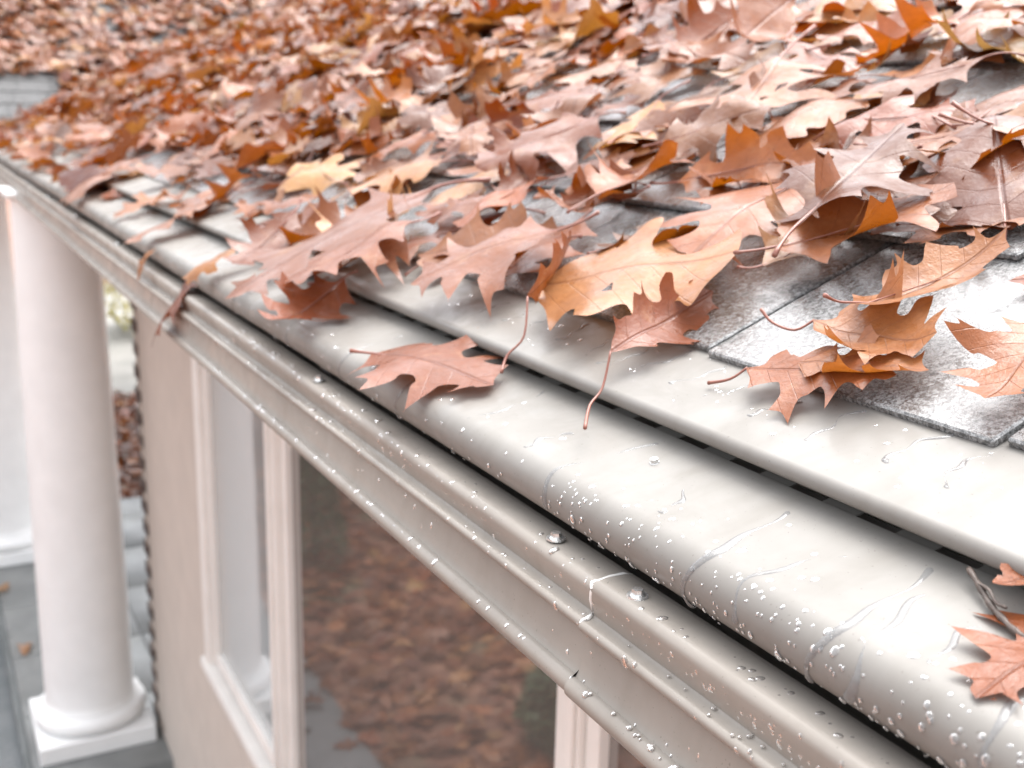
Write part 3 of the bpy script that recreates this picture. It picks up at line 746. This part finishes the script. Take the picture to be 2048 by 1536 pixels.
NAMES = list(PAL); WGT = np.array([.28, .15, .11, .17, .16, .14, .0004])
HI = []
for i in range(56):
    r = np.random.default_rng(500 + i); kind = ('pin', 'red', 'pin', 'white')[i % 4]
    V, F = leaf2d(kind, r, 3, .10); V = V * (1, r.uniform(.8, 1.15))
    cls = i % 3
    if cls == 0: P3 = deform(V, r.normal(0, .4), r.normal(0, .8), r.normal(0, .25), .014, r, 0, r.uniform(-.8, .8))
    elif cls == 1: P3 = deform(V, r.normal(.2, .5), r.uniform(.9, 2.8), r.normal(0, .4), .026, r, .05, r.uniform(-.6, .9))
    else: P3 = deform(V, r.normal(-.5, .4), -r.uniform(.5, 1.5), r.normal(0, .35), .026, r, 0, r.uniform(-.8, .8))
    me = leaf_mesh(V, F, P3, 1.0); me.materials.append(MATS['leaf'])
    q, rd = stalk_pts(P3, V, r.uniform(.12, .32), r); st = tube_mesh('stalk', q, rd, 5); st.materials.append(MATS['leaf_stalk'])
    HI.append((me, st, P3, cls, kind, len(q) and float(np.linalg.norm(q[-1] - q[2]))))
LO = []
for i in range(40):
    r = np.random.default_rng(900 + i); kind = ('pin', 'red', 'white')[i % 3]
    V, F = leaf2d(kind, r, 1, .22); V = V * (1, r.uniform(.8, 1.15))
    if i % 2: P3 = deform(V, r.normal(0, .5), r.normal(0, 1), r.normal(0, .3), .02, r)
    else: P3 = deform(V, r.normal(.2, .8), r.uniform(-3, 3.6), r.normal(0, .5), .025, r, .1)
    LO.append((V, F, P3))
def place(P, n, ax, L, P3, r, tilt):
    M = frame_matrix(P, ax, n) @ Matrix.Rotation(r.normal(0, tilt), 4, 'X') @ Matrix.Rotation(r.normal(0, tilt * .7), 4, 'Y')
    R3 = np.array(M.to_3x3()); lo = float(((P3[::4] * L) @ R3.T @ np.asarray(n)).min())
    return Matrix.Translation(Vector(n) * (-lo)) @ M
SHAPE = ('flat', 'cupped', 'arched')
N_IND = 260
placed = 0
for (sz, P, n, ax, L) in cand[:N_IND]:
    r = rng; i = int(r.integers(len(HI))); me, st, P3, cls, kd, sl_ = HI[i]
    ci = r.choice(len(NAMES) - 1, p=WGT[:-1] / WGT[:-1].sum()); M = place(P, n, ax, L, P3, r, .13 if cls else .07) @ Matrix.Scale(L, 4)
    o = bpy.data.objects.new('oak_leaf', me); COL.objects.link(o); o.matrix_world = M; o.color = (*jit(PAL[NAMES[ci]], r), 1)
    s = bpy.data.objects.new('stalk', st); COL.objects.link(s); s.parent = o
    dist = float(np.linalg.norm(P - C0)); up_s = float(np.dot(P - np.array([EX, 0, EZ]), UR))
    place_txt = ('beside the metal guard' if up_s < .12 else 'on the lower shingle courses' if up_s < .5 else 'in the drift up the roof')
    lob = {'pin': 'deep-lobed', 'red': 'broad-lobed', 'white': 'shallow-lobed'}[kd]; szw = 'small' if L < .125 else 'large' if L > .165 else 'medium'
    tag(o, f"{szw} {NAMES[ci]} {SHAPE[cls]} {lob}{' long-stalked' if sl_ > .22 else ''} oak leaf {place_txt}", 'leaf', 'fallen oak leaves on the roof')
def bulk(name, items, mat, parent=None):
    Vs, Fs, Cs, Us = [], [], [], []; off = 0
    for V, F, P3, M, L, col in items:
        A = np.array(M); W3 = (P3 * L) @ A[:3, :3].T + A[:3, 3]
        Vs.append(W3); Us.append(np.c_[V, np.zeros(len(V))]); Cs.append(np.tile(np.array(col, np.float32), (len(V), 1)))
        Fs += [tuple(k + off for k in f) for f in F]; off += len(V)
    Vs = np.vstack(Vs); me = bpy.data.meshes.new(name); me.from_pydata(Vs.tolist(), [], Fs); me.update()
    me.polygons.foreach_set('use_smooth', [True] * len(me.polygons))
    a = me.attributes.new('leafuv', 'FLOAT_VECTOR', 'POINT'); a.data.foreach_set('vector', np.vstack(Us).astype(np.float32).ravel())
    a = me.attributes.new('leafcol', 'FLOAT_COLOR', 'POINT'); a.data.foreach_set('color', np.vstack(Cs).astype(np.float32).ravel())
    return link(name, me, mat, parent)
def rcol(r): 
    ci = r.choice(len(NAMES), p=WGT / WGT.sum()); return (*jit(PAL[NAMES[ci]], r), r.random())
items = []
for (sz, P, n, ax, L) in cand[N_IND:]:
    V, F, P3 = LO[int(rng.integers(len(LO)))]
    items.append((V, F, P3, place(P, n, ax, L, P3, rng, .25), L, rcol(rng)))
tag(bulk('leaf_litter', items, 'leaf_litter'), 'drift of small brown oak leaves covering the farther roof', 'leaves', kind='stuff')
items = []
up = np.array([0, 0, 1.0])
for _ in range(6500):
    if rng.random() < .75: x, y = rng.uniform(-3.6, -.10), rng.uniform(2, 12)
    else: x, y = rng.uniform(.5, 3.2), rng.uniform(7.8, 11.8)
    V, F, P3 = LO[int(rng.integers(len(LO)))]; a = rng.uniform(0, 6.28); L = float(rng.uniform(.09, .17))
    items.append((V, F, P3, place(np.array([x, y, .004 + rng.uniform(0, .03)]), up, np.array([math.cos(a), math.sin(a), 0]), L, P3, rng, .25), L, rcol(rng)))
for _ in range(10):
    x, y = rng.uniform(-.1, .7), rng.uniform(2.5, 7); z = .016 if (x < .2 or y < YC - .3) else FLOOR + .012
    V, F, P3 = LO[int(rng.integers(len(LO)))]; a = rng.uniform(0, 6.28)
    items.append((V, F, P3, place(np.array([x, y, z]), up, np.array([math.cos(a), math.sin(a), 0]), .13, P3, rng, .15), .13, rcol(rng)))
tag(bulk('lawn_leaves', items, 'leaf_litter'), 'carpet of brown oak leaves on the lawn reflected in the windows', 'leaves', kind='stuff')

# ------------------------------------------------------------------ twig at the guard step
def pl(px, py, h): return on_plane(px, py, pL + nL * h, nL)
tw = [pl(1938, 1138, .010), pl(1958, 1170, .008), pl(1978, 1205, .006), pl(2003, 1235, .006), pl(2030, 1262, .005), pl(2075, 1290, .004)]
twig = link('twig', tube_mesh('twig', catmull(np.array(tw), 4), [.0016 + .0008 * math.sin(i * 1.7) * .4 for i in range(21)], 7), 'bark')
tag(twig, 'thin dark forked twig lying against the guard step', 'twig')
t2 = [pl(1958, 1168, .009), pl(1978, 1180, .010), pl(1992, 1205, .009), pl(2012, 1215, .011)]
link('side_shoot', tube_mesh('side_shoot', catmull(np.array(t2), 4), [.0009] * 13, 6), 'bark', twig)

# ------------------------------------------------------------------ rain on the metal: beads and rivulets
class Prof:
    def __init__(s, pts):
        s.p = np.array(pts, float); d = np.diff(s.p, axis=0); s.l = np.r_[0, np.cumsum(np.linalg.norm(d, axis=1))]
    def at(s, t):
        x = np.interp(t, s.l, s.p[:, 0]); z = np.interp(t, s.l, s.p[:, 1]); e = .0012
        x2 = np.interp(t + e, s.l, s.p[:, 0]) - np.interp(t - e, s.l, s.p[:, 0]); z2 = np.interp(t + e, s.l, s.p[:, 1]) - np.interp(t - e, s.l, s.p[:, 1])
        q = math.hypot(x2, z2) + 1e-9; return x, z, x2 / q, z2 / q
PRL = Prof(low); PRU = Prof(up_prof := [(x, Z(upz(x))) for x in (.53, .51, .49, .47)] + [(x, Z(z)) for x, z in arc(uc[0], uc[1], ur, 90 + au, 200, 8)]); PRG = Prof(gp[2:32])
ico = bmesh.new(); bmesh.ops.create_icosphere(ico, subdivisions=2, radius=1)
IV = np.array([v.co for v in ico.verts]); IF = [tuple(v.index for v in f.verts) for f in ico.faces]; ico.free()
dv, df = [], []; doff = [0]
def drop(pr, t, y, r, hgt=.30):
    x, z, dx, dz = pr.at(t); n = np.array([dz, 0, -dx]); n = -n if n[2] < 0 and pr is not PRG else n
    n = np.array([-dz, 0, dx]); 
    if np.dot(n, np.array([x, 0, z]) - np.array([.42, 0, Z(-.30)])) < 0: n = -n
    T = np.array([dx, 0, dz]); q = rng.uniform(.8, 1.35)
    W3 = np.array([x, y, z]) + n * ((.0019 if pr is PRG and y < YS else .0006 if pr is PRG else .0016) + r * .02) + IV[:, :1] * T * r * q + IV[:, 1:2] * np.array([0, 1, 0]) * r + IV[:, 2:] * n * r * hgt
    dv.append(W3); df.extend([tuple(k + doff[0] for k in f) for f in IF]); doff[0] += len(IV)
def ydist(): return .16 + rng.random() ** 1.6 * 2.2
def on_gutter(z0, z1, n, yspan, r0, r1, hgt=.34, up=False):
    done = 0
    while done < n:
        t = rng.uniform(.008, PRG.l[-1]); x, z, dx, dz = PRG.at(t)
        if not (Z(z0) < z < Z(z1)) or (up and dx > -.2): continue
        drop(PRG, t, .2 + rng.random() ** 1.8 * yspan, r0 + rng.gamma(2, r1), hgt); done += 1
on_gutter(-.2995, -.2805, 560, 1.3, .0005, .00034)
on_gutter(-.2995, -.2805, 300, .35, .0005, .00034)
on_gutter(-.2830, -.2785, 130, 1.2, .0006, .00045, .4)
on_gutter(-.3065, -.3025, 180, 1.3, .0007, .00040)
on_gutter(-.3380, -.3100, 120, .9, .0006, .00040, .3)
on_gutter(-.3520, -.3400, 300, 1.5, .0008, .00045)
def flush(label, mat):
    tag(link('rain_drops', mesh('rain_drops', np.vstack(dv), df, True), mat), label, 'water', kind='stuff'); dv.clear(); df.clear(); doff[0] = 0
flush('clear rain beads clinging to the front of the gutter', 'water_on_gutter')
for _ in range(330): drop(PRL, PRL.l[8] + rng.uniform(-.012, .045), ydist(), .0006 + rng.gamma(2, .00033))
for _ in range(330): drop(PRL, PRL.l[8] + rng.uniform(-.02, .036), rng.uniform(.14, .62), .0005 + rng.gamma(2, .00030), .30)
for _ in range(150): drop(PRL, rng.uniform(.004, PRL.l[8]), ydist(), .0006 + rng.gamma(2, .00030), .22)
for _ in range(150): drop(PRU, PRU.l[3] + rng.uniform(-.05, .014), .25 + rng.random() ** 1.4 * 1.6, .0005 + rng.gamma(2, .0003))
flush('clear rain beads clinging to the rounded guard panels', 'water_on_guard')
rv, rf = [], []; roff = [0]
def rivulet(pr, t0, t1, y, w, drift):
    k = 40; ts = np.linspace(t0, t1, k); ph = rng.uniform(0, 6, 3); prof = ((-1, 0), (-.6, .62), (0, .9), (.6, .62), (1, 0))
    start = roff[0]
    for i, t in enumerate(ts):
        x, z, dx, dz = pr.at(t); n = np.array([-dz, 0, dx])
        if np.dot(n, np.array([x, 0, z]) - np.array([.42, 0, Z(-.30)])) < 0: n = -n
        f = i / (k - 1); flat = 1 - min(1, max(0, (t - pr.l[7]) / .012)) if pr is PRL else 1
        yy = y + drift * f * min(1, 1) + .004 * math.sin(5 * f + ph[0]) + .0022 * math.sin(13 * f + ph[1])
        ww = w * (.75 + .35 * math.sin(9 * f + ph[2]) + .3 * (f > .93)) * (.15 if i in (0, k - 1) else 1)
        for a, b in prof: rv.append(np.array([x, yy + a * ww, z]) + n * (ww * .50 * b + .0014))
    for i in range(k - 1):
        for j in range(4):
            a = start + i * 5 + j; rf.append((a, a + 1, a + 6, a + 5))
    roff[0] += k * 5
Lb = PRL.l[8]
for y in (.185, .215, .262, .305, .338, .352, .40, .452, .52, .60, .66, .75, .88, 1.02, 1.2, 1.45):
    full = rng.random() < .75
    t0 = rng.uniform(.004, .045); rivulet(PRL, t0, Lb + (rng.uniform(.028, .045) if full else rng.uniform(-.01, .01)), y, rng.uniform(.0020, .0040), rng.uniform(-.012, .018))
for y in np.linspace(.24, .95, 16): rivulet(PRU, rng.uniform(.004, .03), PRU.l[3] + rng.uniform(-.012, .006), y + rng.uniform(-.015, .015), rng.uniform(.0013, .0026), rng.uniform(-.008, .012))
tag(link('rivulets', mesh('rivulets', rv, rf, True), 'water_on_guard'), 'thin trails of rainwater running down the metal panels', 'water', kind='stuff')

# ------------------------------------------------------------------ planting: evergreens and yellowing shrub
def shrub(name, label, x, y, h, rad, n, mat, cone=False, leaf=.05, cat='shrub'):
    root = tag(empty(name, (x, y, 0)), label, cat)
    t = tube_mesh('stem', [(0, 0, 0), (.01, 0, h * .4), (0, .01, h * .85)], [.02, .014, .004], 6); o = link('stem', t, 'bark', root); o.matrix_parent_inverse = Matrix.Identity(4)
    V, F, Cc = [], [], []
    for i in range(n):
        t = random.random() ** .8; a = random.uniform(0, 6.28)
        rr = rad * ((1 - t) ** .7 + .08 if cone else math.sqrt(max(.02, 1 - (2 * t - .9) ** 2 / 1.3))) * (.45 + .55 * random.random() ** .5) * (1 + .25 * noise.noise(Vector((a * 1.3, t * 4, x))))
        c = Vector((rr * math.cos(a), rr * math.sin(a), .03 + h * t)); d = Vector((random.gauss(0, 1), random.gauss(0, 1), random.gauss(.3, 1))).normalized(); s = d.cross(Vector((.3, .2, 1))).normalized()
        l = leaf * random.uniform(.6, 1.2); k = len(V); V += [c - s * l * .3, c + d * l * .5 - s * l * .05, c + s * l * .3, c + d * l]; V[-3], V[-2] = V[-2], V[-3]
        F += [(k, k + 2, k + 3), (k, k + 1, k + 2), ]; Cc += [random.random()] * 4
    me = mesh('foliage', V, F); a = me.attributes.new('leafcol', 'FLOAT_COLOR', 'POINT'); a.data.foreach_set('color', np.array([(1, 1, 1, c) for c in Cc], np.float32).ravel())
    o = link('foliage', me, mat, root); o.matrix_parent_inverse = Matrix.Identity(4)
shrub('evergreen_shrub', 'low dark green rounded shrub on the leafy lawn', -.98, 4.0, .42, .24, 2600, 'evergreen', leaf=.06)
shrub('evergreen_shrub', 'narrow upright green shrub beside the walkway', -.62, 6.7, 1.0, .22, 3000, 'evergreen', True, .06)
shrub('yellow_shrub', 'yellow green autumn shrub beyond the porch', 2.7, 15.2, 1.3, .7, 2600, 'yellow_foliage', leaf=.10)

# ------------------------------------------------------------------ oak wood added out of view to darken the low side light
def added_woods():
    V, F, Cc = [], [], []
    for i in range(46):
        side = i % 3
        if side == 0: x, y = random.uniform(-70, -50), random.uniform(-50, 70)
        elif side == 1: x, y = random.uniform(-60, -46), random.uniform(-40, 60)
        else: x, y = random.uniform(-50, 16), random.uniform(50, 66)
        h = random.uniform(6, 9); r = random.uniform(1.6, 2.6)
        for k in range(8):
            a = 6.283 * k / 8; b = 6.283 * (k + 1) / 8; n0 = len(V)
            V += [Vector((x + .22 * math.cos(a), y + .22 * math.sin(a), 0)), Vector((x + .22 * math.cos(b), y + .22 * math.sin(b), 0)), Vector((x + .07 * math.cos(b), y + .07 * math.sin(b), h * .8)), Vector((x + .07 * math.cos(a), y + .07 * math.sin(a), h * .8))]
            F.append((n0, n0 + 1, n0 + 2, n0 + 3)); Cc += [0.0] * 4
        for _ in range(900):
            d = Vector((random.gauss(0, 1), random.gauss(0, 1), random.gauss(0, 1))).normalized() * random.random() ** .4
            c = Vector((x + d.x * r, y + d.y * r, h * .55 + d.z * h * .42)); e = Vector((random.gauss(0, 1), random.gauss(0, 1), random.gauss(0, 1))).normalized(); f = e.orthogonal().normalized(); l = random.uniform(.18, .42); n0 = len(V)
            V += [c - e * l, c + f * l * .6, c + e * l, c - f * l * .6]; F.append((n0, n0 + 1, n0 + 2, n0 + 3)); Cc += [random.random()] * 4
    me = mesh('added_woods', V, F); a = me.attributes.new('leafcol', 'FLOAT_COLOR', 'POINT'); a.data.foreach_set('color', np.array([(1, 1, 1, c) for c in Cc], np.float32).ravel())
    tag(link('added_woods', me, 'oak_foliage'), 'brown oak wood added out of view to dim the low sky', 'trees', kind='stuff')
foliage_mat('oak_foliage', (.05, .035, .025), (.17, .095, .05))
added_woods()
